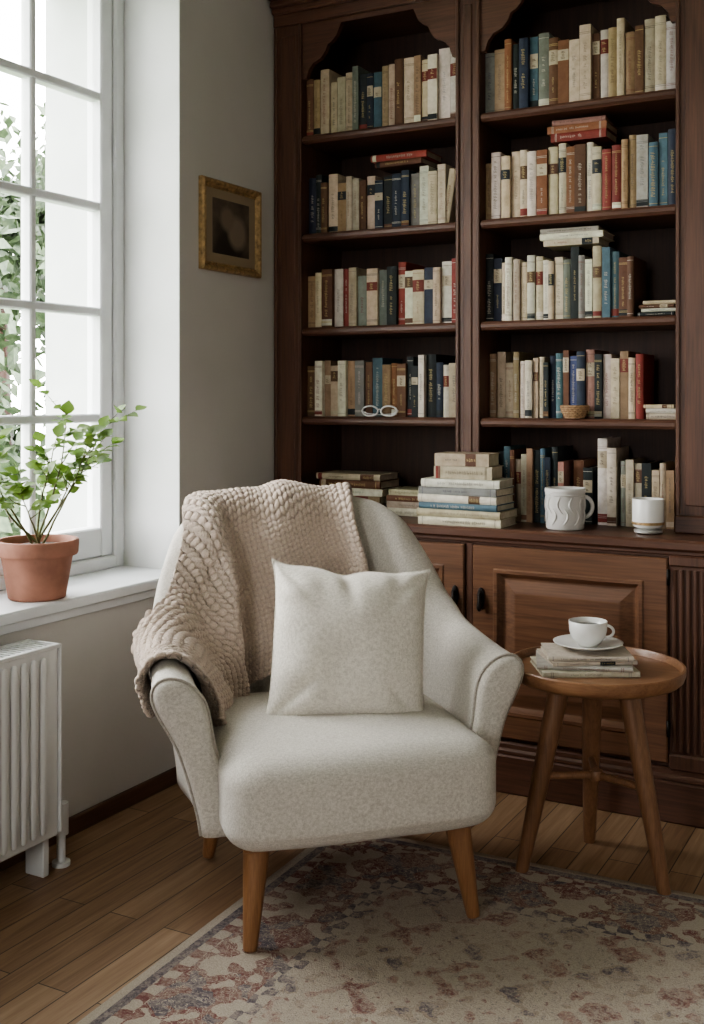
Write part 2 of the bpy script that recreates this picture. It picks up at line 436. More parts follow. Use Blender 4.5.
# ---------------------------------------------------------------- radiator
def radiator(name,y0,y1):
    e=empty(name)
    x0,x1=XW+.055,XW+.185
    a=Acc(); z0,z1=0.11,0.645
    a.box(x0,x0+.02,y0,y1,z0,z1,bev=.006); a.box(x1-.03,x1-.012,y0,y1,z0,z1,bev=.006)
    n=int((y1-y0-.04)/.036)
    for i in range(n):
        y=y0+.03+i*.036
        vs,fs=rbox(.009,.0125,(z1-z0)/2-.02,(.0088,.012,.02),8,(x1-.010,y+.008,(z0+z1)/2)); a.add(vs,fs)
    a.box(x0,x1-.004,y0-.006,y0+.002,z0+.01,z1+.006,bev=.002); a.box(x0,x1-.004,y1-.002,y1+.006,z0+.01,z1+.006,bev=.002)
    k=int((y1-y0)/.02)
    for i in range(k): a.box(x0+.012,x1-.02,y0+.01+i*.02,y0+.018+i*.02,z1-.002,z1+.004)
    a.box(x0,x0+.014,y0,y1,z1-.004,z1+.008,bev=.002); a.box(x1-.02,x1-.004,y0,y1,z1-.004,z1+.008,bev=.002)
    mk('convector_panel',a,M_rad,e,autos=35)
    p=Acc()
    for y in (y1-.03,y0+.10):
        p.box(x0+.03,x1-.03,y-.012,y+.012,0,z0+.02,bev=.003)
    v,f=tube([(x1-.05,y1,z0+.05),(x1-.05,y1+.04,z0+.05),(x1-.05,y1+.05,z0+.04),(x1-.05,y1+.05,0.0)],.013,12); p.add(v,f)
    v,f=tube([(x1-.05,y1+.05,z0-.02),(x1-.05,y1+.05,z0+.07)],.021,14); p.add(v,f)
    v,f=tube([(x1-.05,y1+.05,0),(x1-.05,y1+.05,0.012)],.026,14); p.add(v,f)
    mk('feet_and_valve',p,M_rad,e,autos=35)
radiator('panel_radiator',1.25,2.36)

# ---------------------------------------------------------------- bookcase
CF=3.76; BF=3.58; ZT=0.895
bc=empty('bookcase')
XL=-2.385; B1=(-2.258,-1.599); B2=(-1.505,-0.807); XE=-0.665
v_=Acc(); h_=Acc(); bk=Acc()
v_.box(XL,B1[0],CF,4.10,ZT,2.90,bev=.004); v_.box(B1[1],B2[0],CF,4.10,ZT,2.90,bev=.004); v_.box(B2[1],XE,CF,4.10,ZT,2.90,bev=.004)
for (x0,x1) in ((XL,B1[0]),(B1[1],B2[0]),(B2[1],XE)):
    v_.box(x1-.014,x1+.0,CF-.008,CF+.01,ZT+.0,2.82,bev=.003); v_.box(x0,x0+.014,CF-.008,CF+.01,ZT,2.82,bev=.003)
    v_.box(x0+.03,x1-.03,CF-.005,CF+.01,ZT+.09,2.78,bev=.004)
    h_.box(x0-.002,x1+.002,CF-.02,CF+.01,ZT,ZT+.06,bev=.005)
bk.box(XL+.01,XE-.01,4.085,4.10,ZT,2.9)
for x0,x1 in (B1,B2):
    for z in (1.27,1.62,1.99,2.377):
        h_.box(x0,x1,CF+.004,4.086,z-.032,z,bev=.005)
        h_.box(x0,x1,CF-.002,CF+.012,z-.026,z-.006,bev=.004)
    h_.box(x0,x1,CF+.02,4.086,2.83,2.85)
    w=x1-x0; pts=[(0,2.86),(0,2.60),(.018,2.60),(.028,2.635),(.05,2.66),(.085,2.675),(.105,2.70),(.115,2.725),(.135,2.735),(.155,2.755),(.175,2.80)]
    prof=[(x0+p[0],p[1]) for p in pts]+[(x1-p[0],p[1]) for p in reversed(pts)]
    n=len(prof)
    vs=[(x,CF+.004,z) for x,z in prof]+[(x,CF+.026,z) for x,z in prof]
    half=len(pts)
    fs=[]
    for k,off in ((0,0),(1,n)):
        for i in range(1,half-1):
            A=[i,i+1,0]; Bq=[n-1-i,n-2-i,n-1]
            A=[q+off for q in A]; Bq=[q+off for q in Bq]
            fs.append(tuple(A)); fs.append(tuple(reversed(Bq)))
        fs.append((half-1+off,half+off,n-1+off,0+off))
    for i in range(n):
        j=(i+1)%n; fs.append((i,j,j+n,i+n))
    h_.add(vs,fs)
h_.box(XL,XE,CF-.012,4.1,2.82,2.90,bev=.004)
for k,(dz,dy) in enumerate(((0.0,.03),(.022,.045),(.05,.075),(.085,.095))):
    h_.box(XL-.0,XE+dy-.02,CF-dy,4.1,2.865+dz,2.865+dz+.03,bev=.007)
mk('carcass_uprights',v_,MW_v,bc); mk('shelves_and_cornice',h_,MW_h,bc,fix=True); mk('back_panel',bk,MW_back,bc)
c_=Acc(); c_.box(XL,XE+.05,BF-.02,4.10,ZT-.036,ZT,bev=.008); c_.box(XL,XE+.04,BF-.008,4.0,ZT-.05,ZT-.034,bev=.004)
c_.box(XL,XE+.02,BF+.0,4.1,0.84,0.86)
c_.box(XL,XE+.035,BF-.02,4.1,0,0.13,bev=.005); c_.box(XL,XE+.03,BF-.012,4.05,0.125,0.15,bev=.008); c_.box(XL,XE+.02,BF-.004,4.05,0.145,0.17,bev=.006)
mk('counter_and_plinth',c_,MW_h,bc)
b_=Acc(); b_.box(XL,XE+.015,BF+.012,4.1,0.16,0.85)
for (x0,x1) in ((XL,-2.27),(-1.487,-1.459),(-.79,XE+.015)): b_.box(x0,x1,BF,BF+.03,0.165,0.848,bev=.004)
for i in range(5):
    x=-.772+i*.022
    v,f=tube([(x,BF-.001,.225),(x,BF-.001,.80)],.0075,8); b_.add(v,f)
b_.box(-.79,XE+.02,BF-.01,BF+.02,.165,.215,bev=.005); b_.box(-.79,XE+.02,BF-.01,BF+.02,.81,.845,bev=.005)
mk('base_carcass',b_,MW_v,bc)
def door(x0,x1,z0,z1,y):
    a=Acc()
    loops=[(0,0.012),(0.0,-.006),(.004,-.010),(.075,-.010),(.080,-.014),(.090,-.014),(.098,-.004),(.106,.004),(.112,.004),(.15,-.008),(.156,-.009)]
    vs=[]
    for ins,dy in loops:
        vs+= [(x0+ins,y+dy,z0+ins),(x1-ins,y+dy,z0+ins),(x1-ins,y+dy,z1-ins),(x0+ins,y+dy,z1-ins)]
    fs=[]
    for k in range(len(loops)-1):
        for i in range(4):
            j=(i+1)%4; fs.append((k*4+i,k*4+j,k*4+4+j,k*4+4+i))
    q=(len(loops)-1)*4; fs.append((q,q+1,q+2,q+3))
    a.add(vs,fs); return a
mk('door_panel_a',door(-1.457,-.793,.185,.835,BF),MW_door,bc,fix=True)
mk('door_panel_b',door(-2.265,-1.489,.185,.835,BF),MW_door,bc,fix=True)
hd=Acc()
for x in (-1.425,-1.522):
    vs,fs=rbox(.013,.003,.036,(.012,.0029,.03),8,(x,BF-.013,.655)); hd.add(vs,fs)
    vs,fs=tube([(x,BF-.014,.668),(x,BF-.03,.668)],.006,10); hd.add(vs,fs)
    vs,fs=lathe([(0,0),(.005,-.004),(.006,-.02),(.009,-.035),(.010,-.045),(.006,-.055),(0,-.058)],14,(x,BF-.027,.668)); hd.add(vs,fs)
for z in (.27,.75):
    vs,fs=tube([(-.79,BF-.012,z),(-.79,BF-.012,z+.05)],.005,8); hd.add(vs,fs)
mk('drop_handles',hd,M_brass,bc,smooth=True)

# ---------------------------------------------------------------- books
PAL={'c':(.50,.42,.31),'w':(.64,.59,.50),'t':(.33,.23,.14),'b':(.14,.07,.04),'n':(.025,.034,.055),'k':(.022,.028,.028),
     'r':(.24,.05,.04),'u':(.085,.15,.18),'g':(.20,.21,.18),'p':(.38,.20,.17),'o':(.26,.115,.06),'y':(.40,.30,.14),'v':(.09,.11,.22),'s':(.44,.41,.36)}
PAGE=(.54,.48,.38)
def jit(c,a=.12):
    k=1+random.uniform(-a,a); return tuple(max(0,min(1,q*k*(1+random.uniform(-a*.3,a*.3)))) for q in c)
def book(B,Mx,w,h,d,ch,deco=True):
    """local: x=thickness, y=depth (spine at y=0, facing -y), z=height"""
    col=jit(PAL[ch],.2); rounded=random.random()<.65
    bl=.004 if rounded else .0008
    n=5
    arc=[(w*i/n,-bl*(1-(2*i/n-1)**2)) for i in range(n+1)]
    ring=arc+[(w,.006),(0,.006)]
    m=len(ring)
    def T(p): return tuple(Mx@Vector(p))
    vs=[T((x,y,0)) for x,y in ring]+[T((x,y,h)) for x,y in ring]
    fs=[(i,(i+1)%m,(i+1)%m+m,i+m) for i in range(m)]+[tuple(reversed(range(m))),tuple(range(m,2*m))]
    B.add(vs,fs,col)
    B.box(0,.0022,.005,d,0,h,col,Mx); B.box(w-.0022,w,.005,d,0,h,col,Mx)
    B.box(.0022,w-.0022,.004,d-.004,.003,h-.004,jit(PAGE,.1),Mx)
    lum=sum(col)/3
    light=lum<.2
    if light: ink=(.46,.36,.18) if random.random()<.6 else (.50,.46,.40)
    else:
        q=random.uniform(.2,.55); dk=random.choice([(.05,.035,.03),(.05,.035,.03),(.18,.04,.03),(.04,.05,.08)])
        ink=tuple(dk[i]*(1-q)+col[i]*q for i in range(3))
    def band(z0,z1,cc,pr=.0008):
        A=[(x,y-pr) for x,y in arc]
        vs=[T((x,y,z0)) for x,y in A]+[T((x,y,z1)) for x,y in A]; k=n+1
        B.add(vs,[(i,i+1,i+1+k,i+k) for i in range(n)],cc)
    def text(z0,z1,xc,size,cc,pr):
        z=z0
        while z<z1:
            l=size*random.uniform(.35,.65)
            if random.random()<.16: z+=l*1.2; continue
            s=size*random.choice((.7,1,1,.7))
            for q in range(2):
                zz=z+q*l*.55; ww=l*.22
                off=random.uniform(-.15,.15)*size if q else 0
                x0=xc-s/2+off; x1=xc+s/2*(1 if q==0 else random.uniform(0,.8))
                B.add([T((x0,-pr,zz)),T((x1,-pr,zz)),T((x1,-pr,zz+ww)),T((x0,-pr,zz+ww))],[(0,1,2,3)],cc)
            xm=xc+random.uniform(-.3,.3)*s
            B.add([T((xm-.0006,-pr,z)),T((xm+.0006,-pr,z)),T((xm+.0006,-pr,z+l*.8)),T((xm-.0006,-pr,z+l*.8))],[(0,1,2,3)],cc)
            z+=l*1.25
    if not deco: return
    r=random.random()
    if r<.28:
        lab=random.choice([(.50,.43,.32),(.18,.045,.035),(.03,.035,.04),(.12,.07,.04)])
        if abs(sum(lab)/3-lum)<.1: lab=(.50,.43,.32) if lum<.3 else (.12,.06,.04)
        z0=h*random.uniform(.55,.7); z1=z0+h*random.uniform(.14,.22); band(z0,z1,lab)
        ic=(.45,.36,.18) if sum(lab)/3<.2 else (.12,.08,.06)
        text(z0+.006,z1-.006,w*.5,min(w*.5,.014),ic,bl+.0014)
        if random.random()<.6: text(h*.2,h*.42,w*.5,min(w*.3,.008),ink,bl+.0008)
    else:
        a0=random.uniform(.12,.3); a1=random.uniform(.6,.88)
        text(h*a0,h*a1,w*.5,min(w*random.uniform(.25,.5),.014),ink,bl+.0008)
    if random.random()<.55:
        for z in (.05,.93) if random.random()<.5 else (.08,.10,.88,.90):
            band(h*z,h*z+.0018,ink)
    if random.random()<.25: band(h*.03,h*random.uniform(.09,.14),jit(PAL[random.choice('cwbkr')],.2),.0005)
BK=Acc()
def row(x0,x1,z,seq,hb=.225,lean=(),ysp=3.800,hmap=None):
    ws=[random.uniform(.024,.044)*(1.0) for _ in seq]
    tot=sum(ws)+.0012*len(ws)
    k=(x1-x0)/tot; ws=[w*k for w in ws]
    x=x0; i=0
    for ch,w in zip(seq,ws):
        h=hb*random.uniform(.88,1.10)
        if hmap and i in hmap: h=hmap[i]
        d=random.uniform(.15,.20)
        y=ysp+random.uniform(-.010,.012)
        if i in lean:
            ang=math.radians(lean[i]); 
            Mx=Matrix.Translation((x,y,z+ (w*math.sin(abs(ang)) if ang>0 else .0005)))@Matrix.Rotation(ang,4,'Y')
        else: Mx=Matrix.Translation((x,y,z+.0006))
        book(BK,Mx,w*.985,h,d,ch)
        x+=w+.0012*k; i+=1
def lying(cx,y,z,items,B=None):
    B=B or BK
    zz=z
    for (ln,th,dp,ch) in items:
        a=math.radians(random.uniform(-4,4))
        R=Matrix(((0,0,1,0),(0,1,0,0),(1,0,0,0),(0,0,0,1)))
        R=Matrix.Translation((cx+random.uniform(-.008,.008),y+dp/2,zz+.0006))@Matrix.Rotation(a,4,'Z')@Matrix.Translation((-ln/2,-dp/2,0))@R
        book(B,R,th,ln,dp,ch); zz+=th+.001
    return zz
g=.003
L0,L1=B1[0]+g,B1[1]-g; R0,R1=B2[0]+g,B2[1]-g
row(L0,L1,2.377,"btccccgknutcbctcwww",.235,hmap={16:.25,17:.27,18:.26})
row(L0,L1-.055,1.99,"nkbctccbcnknngwcc",.215)
row(L1-.075,L1-.045,1.99,"c",.205,lean={0:9})
row(L0,L1,1.62,"tcbwrcgcgkrwcncwr",.222)
row(L0,L1,1.27,"bwtcwtgbutobkkwknwc",.215)
row(R0,R1,2.377,"gtoknugboccbwtctbccs",.25)
row(R0,R1,1.99,"twcccwoccobwcrrttsuun",.235,hmap={19:.25,20:.26})
row(R0,-.955,1.62,"kncwccwcwccgkgwcuubb",.232)
row(R0,-.935,1.27,"tcctwwccknubvnpkwctcr",.222,ysp=3.850)
row(R0+.02,-1.21,ZT,"nkubcctkunkp",.25,ysp=3.82)
row(-1.19,-1.115,ZT,"bk",.22,ysp=3.86)
row(-1.10,-1.03,ZT,"ww",.28,ysp=3.86)
row(-1.02,R1,ZT,"gcckcctb",.225,ysp=3.86)
lying(-1.86,3.82,2.232,[(.20,.022,.14,'b'),(.235,.026,.15,'r')])
lying(-1.16,3.815,2.252,[(.20,.03,.15,'r'),(.215,.026,.15,'o'),(.19,.018,.14,'p')])
lying(-1.19,3.815,1.883,[(.20,.022,.15,'c'),(.23,.022,.15,'w'),(.21,.016,.14,'s')])
lying(-.875,3.785,1.62,[(.125,.013,.15,'k'),(.12,.012,.15,'w'),(.12,.012,.15,'b'),(.11,.012,.15,'c')])
lying(-.868,3.785,1.27,[(.11,.02,.15,'c'),(.10,.016,.15,'w'),(.10,.012,.15,'c')])
lying(-2.07,3.80,ZT,[(.28,.035,.17,'c'),(.27,.03,.17,'t'),(.29,.028,.17,'w'),(.27,.03,.17,'b'),(.28,.024,.17,'c')])
lying(-1.80,3.79,ZT,[(.2,.028,.15,'w'),(.19,.024,.15,'c'),(.2,.022,.15,'b'),(.17,.022,.15,'c')])
mk('shelf_books',BK,M_book)
ST=Acc()
zt=lying(-1.515,3.585,ZT,[(.31,.028,.165,'w'),(.32,.026,.165,'c'),(.30,.022,.16,'u'),(.30,.027,.16,'w'),(.30,.026,.16,'g'),(.29,.028,.16,'w')],B=ST)
zt=lying(-1.515,3.60,zt,[(.215,.044,.13,'c'),(.20,.044,.13,'c')],B=ST)
mk('stacked_books',ST,M_book)

# ---------------------------------------------------------------- picture frame
pf=empty('framed_picture')
a=Acc(); y0,y1,z0,z1=3.255,3.64,1.81,2.145; x=XW
loops=[(0,.001),(0,.018),(.005,.024),(.013,.022),(.023,.012),(.028,.015),(.033,.010)]
vs=[];fs=[]
for ins,dx in loops: vs+=[(x+dx,y0+ins,z0+ins),(x+dx,y1-ins,z0+ins),(x+dx,y1-ins,z1-ins),(x+dx,y0+ins,z1-ins)]
for k in range(len(loops)-1):
    for i in range(4):
        j=(i+1)%4; fs.append((k*4+i,k*4+j,k*4+4+j,k*4+4+i))
a.add(vs,fs); mk('gilt_moulding',a,M_gold,pf,fix=True)
def mat_paint():
    m,nt,b=mat_new('old_portrait_print')
    tc=N(nt,'ShaderNodeTexCoord'); sp=N(nt,'ShaderNodeSeparateXYZ'); L(nt,tc.outputs['Generated'],sp.inputs[0])
    def blob(cy,cz,ry,rz,soft=.5):
        dy=M(nt,'DIVIDE',M(nt,'SUBTRACT',sp.outputs[1],cy),ry); dz=M(nt,'DIVIDE',M(nt,'SUBTRACT',sp.outputs[2],cz),rz)
        r=M(nt,'SQRT',M(nt,'ADD',M(nt,'MULTIPLY',dy,dy),M(nt,'MULTIPLY',dz,dz)))
        mr=N(nt,'ShaderNodeMapRange'); mr.inputs[1].default_value=1-soft*.5; mr.inputs[2].default_value=1+soft*.5
        mr.inputs[3].default_value=1; mr.inputs[4].default_value=0; L(nt,r,mr.inputs[0]); return mr.outputs[0]
    edge=M(nt,'MINIMUM',M(nt,'MINIMUM',sp.outputs[1],M(nt,'SUBTRACT',1.0,sp.outputs[1])),M(nt,'MINIMUM',sp.outputs[2],M(nt,'SUBTRACT',1.0,sp.outputs[2])))
    n_=noise_t(nt,tc.outputs['Generated'],5,5)
    c=ramp(nt,n_,[(0.3,(.06,.045,.035)),(0.7,(.15,.115,.085))])
    c=mixc(nt,blob(.45,.15,.32,.36),c,(.03,.024,.02))
    c=mixc(nt,blob(.62,.45,.18,.22),c,(.24,.19,.145))
    c=mixc(nt,blob(.42,.62,.13,.16),c,(.20,.155,.115))
    c=mixc(nt,M(nt,'LESS_THAN',edge,.13),c,(.30,.235,.16))
    L(nt,c,b.inputs['Base Color']); b.inputs['Roughness'].default_value=.3
    return m
a=Acc(); a.box(x+.008,x+.0105,y0+.03,y1-.03,z0+.03,z1-.03); mk('portrait_print',a,mat_paint(),pf)

# ---------------------------------------------------------------- rug
hw,hl=1.25,1.75; th=math.radians(2)
nx,ny=100,140; vs=[];fs=[]
for j in range(ny+1):
    for i in range(nx+1):
        x_=-hw+2*hw*i/nx; y_=-hl+2*hl*j/ny
        vs.append((x_,y_,0.008+0.001*mnoise.noise(Vector((x_*3,y_*3,0)))))
for j in range(ny):
    for i in range(nx):
        q=j*(nx+1)+i; fs.append((q,q+1,q+nx+2,q+nx+1))
rg=mk('persian_rug',(vs,fs),mat_rug(hw,hl),smooth=True)
sm=rg.modifiers.new('thick','SOLIDIFY'); sm.thickness=.006; sm.offset=-1
cx,cy=-1.69,3.03
rg.rotation_euler=(0,0,th)
off=Matrix.Rotation(th,3,'Z')@Vector((hw,-hl,0)); rg.location=(cx+off.x,cy+off.y,0.0)

# ---------------------------------------------------------------- armchair
CHZ=.0095
ch=empty('armchair',(-1.498,2.66,CHZ),math.radians(45))
RC=.20; YBK=.34; HWc=.335; SX=HWc-RC; XC=-.022
QA=RC*PI/2; SL1=SX+QA; smax=.90
Hf=hermite([0,.14,.22,.29,.35,.41,.48,.58,.72,.90],[1.03,1.027,1.012,.96,.86,.755,.705,.678,.660,.645])
def path(s):
    sg=1 if s>=0 else -1; q=abs(s)
    if q<=SX: p=(q,YBK); n=(0,1)
    elif q<=SL1:
        a=(q-SX)/RC
        p=(SX+RC*math.sin(a),YBK-RC+RC*math.cos(a)); n=(math.sin(a),math.cos(a))
    else: p=(HWc,YBK-RC-(q-SL1)); n=(1,0)
    return sg*p[0]+XC,p[1],sg*n[0],n[1]
Z0=.268
Tf=hermite([0,.2,.45,.6,.78,.90],[.12,.115,.10,.10,.11,.125])
Lf=hermite([0,.2,.33,.45,.6,.90],[.13,.105,.075,.085,.105,.118])
def section(s,q):
    h=Hf(abs(s)); T=Tf(abs(s)); r=T/2
    arc=PI*r/2
    if abs(q)<=arc:
        a=q/r; n=r*math.sin(a); z=h-r+r*math.cos(a); dn,dz=math.sin(a),math.cos(a)
    else:
        sgn=1 if q>0 else -1; n=sgn*r; z=h-r-(abs(q)-arc); dn,dz=sgn,0
        if abs(s)>.45:
            n-=sgn*.018*sstep(0,.12,abs(q)-arc)*sstep(.45,.7,abs(s))
    z_=max(z,Z0)
    k=max(0,(z_-Z0)/(h-Z0)); n+=Lf(abs(s))*k**1.35
    return n,z_,dn,dz,h,k
def shell(s,q,off=0):
    n,z,dn,dz,h,k=section(s,q); x,y,nx_,ny_=path(s)
    if abs(s)>SL1:
        ytop=YBK-RC; ye=-.235+.04*k
        t=(abs(s)-SL1)/(smax-SL1); y=ytop-t*(ytop-ye)
    n+=dn*off; z+=dz*off
    return Vector((x+nx_*n,y+ny_*n,z))
NS=120; vs=[];fs=[]
def qlist(s):
    h=Hf(abs(s)); r=Tf(abs(s))/2; tot=PI*r/2+(h-r-Z0)
    u=[-1+2*i/40 for i in range(41)]
    return [tot*(abs(t)**1.15)*(1 if t>0 else -1) for t in u]
rings=[]
for i in range(NS+1):
    s=-smax+2*smax*i/NS
    rings.append([shell(s,q) for q in qlist(s)])
def endcap(ring,steps=((.012,.97),(.022,.88),(.027,.72),(.030,.45),(.031,.2))):
    out=[]; n=len(ring); top=max(q.z for q in ring)
    for d,k in steps:
        R=[]
        for i,p in enumerate(ring):
            m=(ring[i]+ring[n-1-i])/2
            base=m.copy(); base.z=min(m.z, top-.06)
            R.append(base+(p-base)*k+Vector((0,-1,0))*d)
        out.append(R)
    return out
pre=endcap(rings[0]); post=endcap(rings[-1])
allr=list(reversed(pre))+rings+post
m=len(allr[0])
for R in allr: vs+=[tuple(p) for p in R]
for i in range(len(allr)-1):
    for k in range(m):
        l=(k+1)%m; fs.append((i*m+k,(i+1)*m+k,(i+1)*m+l,i*m+l))
for base in (0,(len(allr)-1)*m):
    for k in range(m//2): fs.append((base+k,base+k+1,base+m-2-k,base+m-1-k) if k+1<m-2-k else (base+k,base+k+1,base+m-1-k))
mk('back_and_arms',(vs,fs),M_chair,ch,smooth=True,fix=True)
pp=Acc()
for R in (rings[0],rings[-1]):
    n=len(R); pts=[]; top=max(q.z for q in R)
    for i,p in enumerate(R):
        mm=(R[i]+R[n-1-i])/2; mm.z=min(mm.z,top-.06)
        dv=(p-mm).normalized(); pts.append(p+dv*.0008+Vector((0,-.008,0)))
    v,f=tube(pts,.0045,8); pp.add(v,f)
mk('arm_piping',pp,M_pipe,ch,smooth=True)
v,f=rbox(.350,.335,.110,(.080,.080,.062),34,(-.012,-.062,.366))
v2=[]
for x,y,z in v:
    xr=(x+.012)/.35; yr=(y+.062)/.335
    if z>.37: z+=.026*(1-xr*xr*.9)*(1-yr*yr*.85)
    if y<-.062: y-=.028*(1-abs(xr)**2.2)*(1 if z>.3 else .8)
    z+=.003*mnoise.noise(Vector((x*6,y*6,z*6)))
    v2.append((x,y,z))
mk('seat_cushion',(v2,f),M_chair,ch,smooth=True)
a=Acc(); v,f=rbox(.315,.30,.05,(.03,.03,.02),8,(-.015,.03,.315)); a.add(v,f); mk('seat_deck',a,M_chair,ch,smooth=True)
a=Acc(); a.box(-.30,.28,-.32,-.29,.240,.272,bev=.005); a.box(-.30,.28,.25,.28,.240,.272,bev=.005)
a.box(-.31,-.28,-.32,.28,.240,.272,bev=.005); a.box(.26,.29,-.32,.28,.240,.272,bev=.005)
mk('wood_rail',a,M_oak,ch)
for i,(tx,ty,bx,by) in enumerate(((-.265,-.26,-.292,-.30),(.255,-.26,.295,-.29),(-.265,.23,-.30,.28),(.255,.23,.29,.28))):
    v,f=tube([(tx,ty,.268),(tx+(bx-tx)*.3,ty+(by-ty)*.3,.19),(tx+(bx-tx)*.97,ty+(by-ty)*.97,.008),(bx,by,0)],[.036,.031,.018,.016],20)
    mk('leg_%d'%(i+1),(v,f),M_oak,ch,autos=60)

# ---------------------------------------------------------------- throw blanket
def knit_mat():
    m,nt,b=mat_new('knitted_wool')
    a=N(nt,'ShaderNodeAttribute'); a.attribute_name='Col'
    f=noise_t(nt,coords(nt),260,3)
    c=mixc(nt,0.7,a.outputs['Color'],ramp(nt,f,[(0.3,(.72,.70,.67)),(0.7,(1,1,1))]),'MULTIPLY')
    L(nt,c,b.inputs['Base Color']); b.inputs['Roughness'].default_value=1
    b.inputs['Sheen Weight'].default_value=.25; b.inputs['Specular IOR Level'].default_value=.1
    bump(nt,b,f,.7,.004)
    return m
NA,NB=460,340
vs=[];fs=[];hv=[]
Qo=hermite([-.80,-.64,-.52,-.42,-.34,-.25,-.1,.2],[.16,.15,.10,.0,-.01,.03,.08,.10])
Qi=hermite([-.80,-.70,-.6,-.45,-.3,0,.2],[.12,.22,.32,.52,.58,.50,.40])
for ia in range(NA+1):
    al=ia/NA
    for ib in range(NB+1):
        be=ib/NB
        s=-.760+.965*al
        s+= (.03*math.sin(be*5+1)*(1-al)) + (.02*math.sin(be*7))*al + (.07*(1-be)-.03)*al
        h=Hf(abs(s)); 
        qi=min(Qi(s),h-.42); qo=Qo(s)
        q=-qi+(qi+qo)*be
        ph=al*4.6*2*PI+ 2.4*math.sin(be*2.6+al*3)+2.0*mnoise.noise(Vector((al*4,be*2,3)))
        fold=(.5+.5*math.sin(ph))**1.3
        amp=.044*(0.35+.65*min(1,abs(q)/.12))
        amp*=1-.55*sstep(-.42,-.6,s)
        base=.014+amp*fold+.007*mnoise.noise(Vector((al*11,be*9,1)))
        br=math.exp(-((s+.38)/.13)**2)*sstep(-.02,-.20,q)
        base+=.05*br
        if s<-.42: base+=.02*sstep(-.42,-.58,s)*sstep(-.05,-.2,q)
        U=al*1.07+.008*mnoise.noise(Vector((al*6,be*6,5))); V=be*(qi+qo)+.006*mnoise.noise(Vector((al*7,be*5,9)))
        # stocking-stitch columns: slanted twin lobes forming V shapes
        sx,sy=.031,.016
        uu=(U/sx)%1.0
        lobe=abs(math.sin(2*PI*uu))**.55
        stv=abs(math.sin(PI*(V/sy+abs(uu-.5)*1.5)))**.6
        st=lobe*stv
        base+=.0105*st
        p=shell(s,q,base)
        vs.append(tuple(p)); hv.append(st)
for ia in range(NA):
    for ib in range(NB):
        q=ia*(NB+1)+ib; fs.append((q,q+1,q+NB+2,q+NB+1))
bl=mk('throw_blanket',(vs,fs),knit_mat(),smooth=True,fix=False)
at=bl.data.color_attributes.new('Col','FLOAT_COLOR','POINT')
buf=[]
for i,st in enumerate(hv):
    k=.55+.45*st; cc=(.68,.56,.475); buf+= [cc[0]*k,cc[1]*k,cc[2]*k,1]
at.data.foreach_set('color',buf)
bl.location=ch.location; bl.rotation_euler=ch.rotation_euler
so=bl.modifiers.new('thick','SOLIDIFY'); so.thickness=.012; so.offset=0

# ---------------------------------------------------------------- pillow
def pillow(name,half,thick,mat):
    n=70; vs=[];fs=[]
    for side in (1,-1):
        for j in range(n+1):
            for i in range(n+1):
                u=-1+2*i/n; v=-1+2*j/n
                u_=math.sin(u*PI/2)*.35+u*.65; v_=math.sin(v*PI/2)*.35+v*.65
                x=half*u_*(1-.085*(1-v_**4)*abs(u_)**3); z=half*v_*(1-.085*(1-u_**4)*abs(v_)**3)
                t=max(0,(1-u_**4)*(1-v_**4))**.55*(1-.3*(u_*u_+v_*v_)/2)
                y=thick*t
                w=mnoise.noise(Vector((u_*1.6,v_*1.6,side*3.1)))*.014*t
                rad=math.atan2(v_,u_); rr=math.hypot(u_,v_)
                w+=.007*math.sin(rad*11+3*mnoise.noise(Vector((u_*1.5,v_*1.5,0))))*sstep(.5,1.05,rr)*t
                w-=.022*math.exp(-((u_+.1-.15*(1-v_))/.09)**2)*sstep(.25,1,v_)*t**.5
                for su in (-1,1):
                    for sv in (-1,1):
                        dd=(u_*su-v_*sv); w-=.010*math.exp(-(dd/.10)**2)*sstep(.7,1.3,u_*su+v_*sv)*t**.4
                vs.append((x,-side*(y+w),z - .014*math.exp(-((u_+.1)/.2)**2)*sstep(.6,1,v_)+.005*mnoise.noise(Vector((u_*3,v_*3,0)))))
    q0=(n+1)**2
    for j in range(n):
        for i in range(n):
            a_=j*(n+1)+i; fs.append((a_,a_+1,a_+n+2,a_+n+1)); fs.append((q0+a_,q0+a_+n+1,q0+a_+n+2,q0+a_+1))
    e=empty(name)
    o=mk('cover',(vs,fs),mat,e,smooth=True)
    import bmesh
    bm=bmesh.new(); bm.from_mesh(o.data); bmesh.ops.remove_doubles(bm,verts=bm.verts,dist=1e-5); bm.to_mesh(o.data); bm.free()
    edge=[(i,0) for i in range(n)]+[(n,j) for j in range(n)]+[(n-i,n) for i in range(n)]+[(0,n-j) for j in range(n)]
    pts=[vs[j*(n+1)+i] for i,j in edge]
    v,f=tube(pts,.0026,6,closed=True); mk('edge_seam',(v,f),mat,e,smooth=True)
    return e
pl=pillow('throw_pillow',.225,.092,M_pillow)
Rz=Matrix.Rotation(math.radians(45),4,'Z')
base=Matrix.Translation(Vector((-1.498,2.66,CHZ)))@Rz
Mp=base@Matrix.Translation((.040,-.020,.655))@Matrix.Rotation(math.radians(-8),4,'Z')@Matrix.Rotation(math.radians(-19),4,'X')@Matrix.Rotation(math.radians(5),4,'Y')
pl.matrix_world=Mp

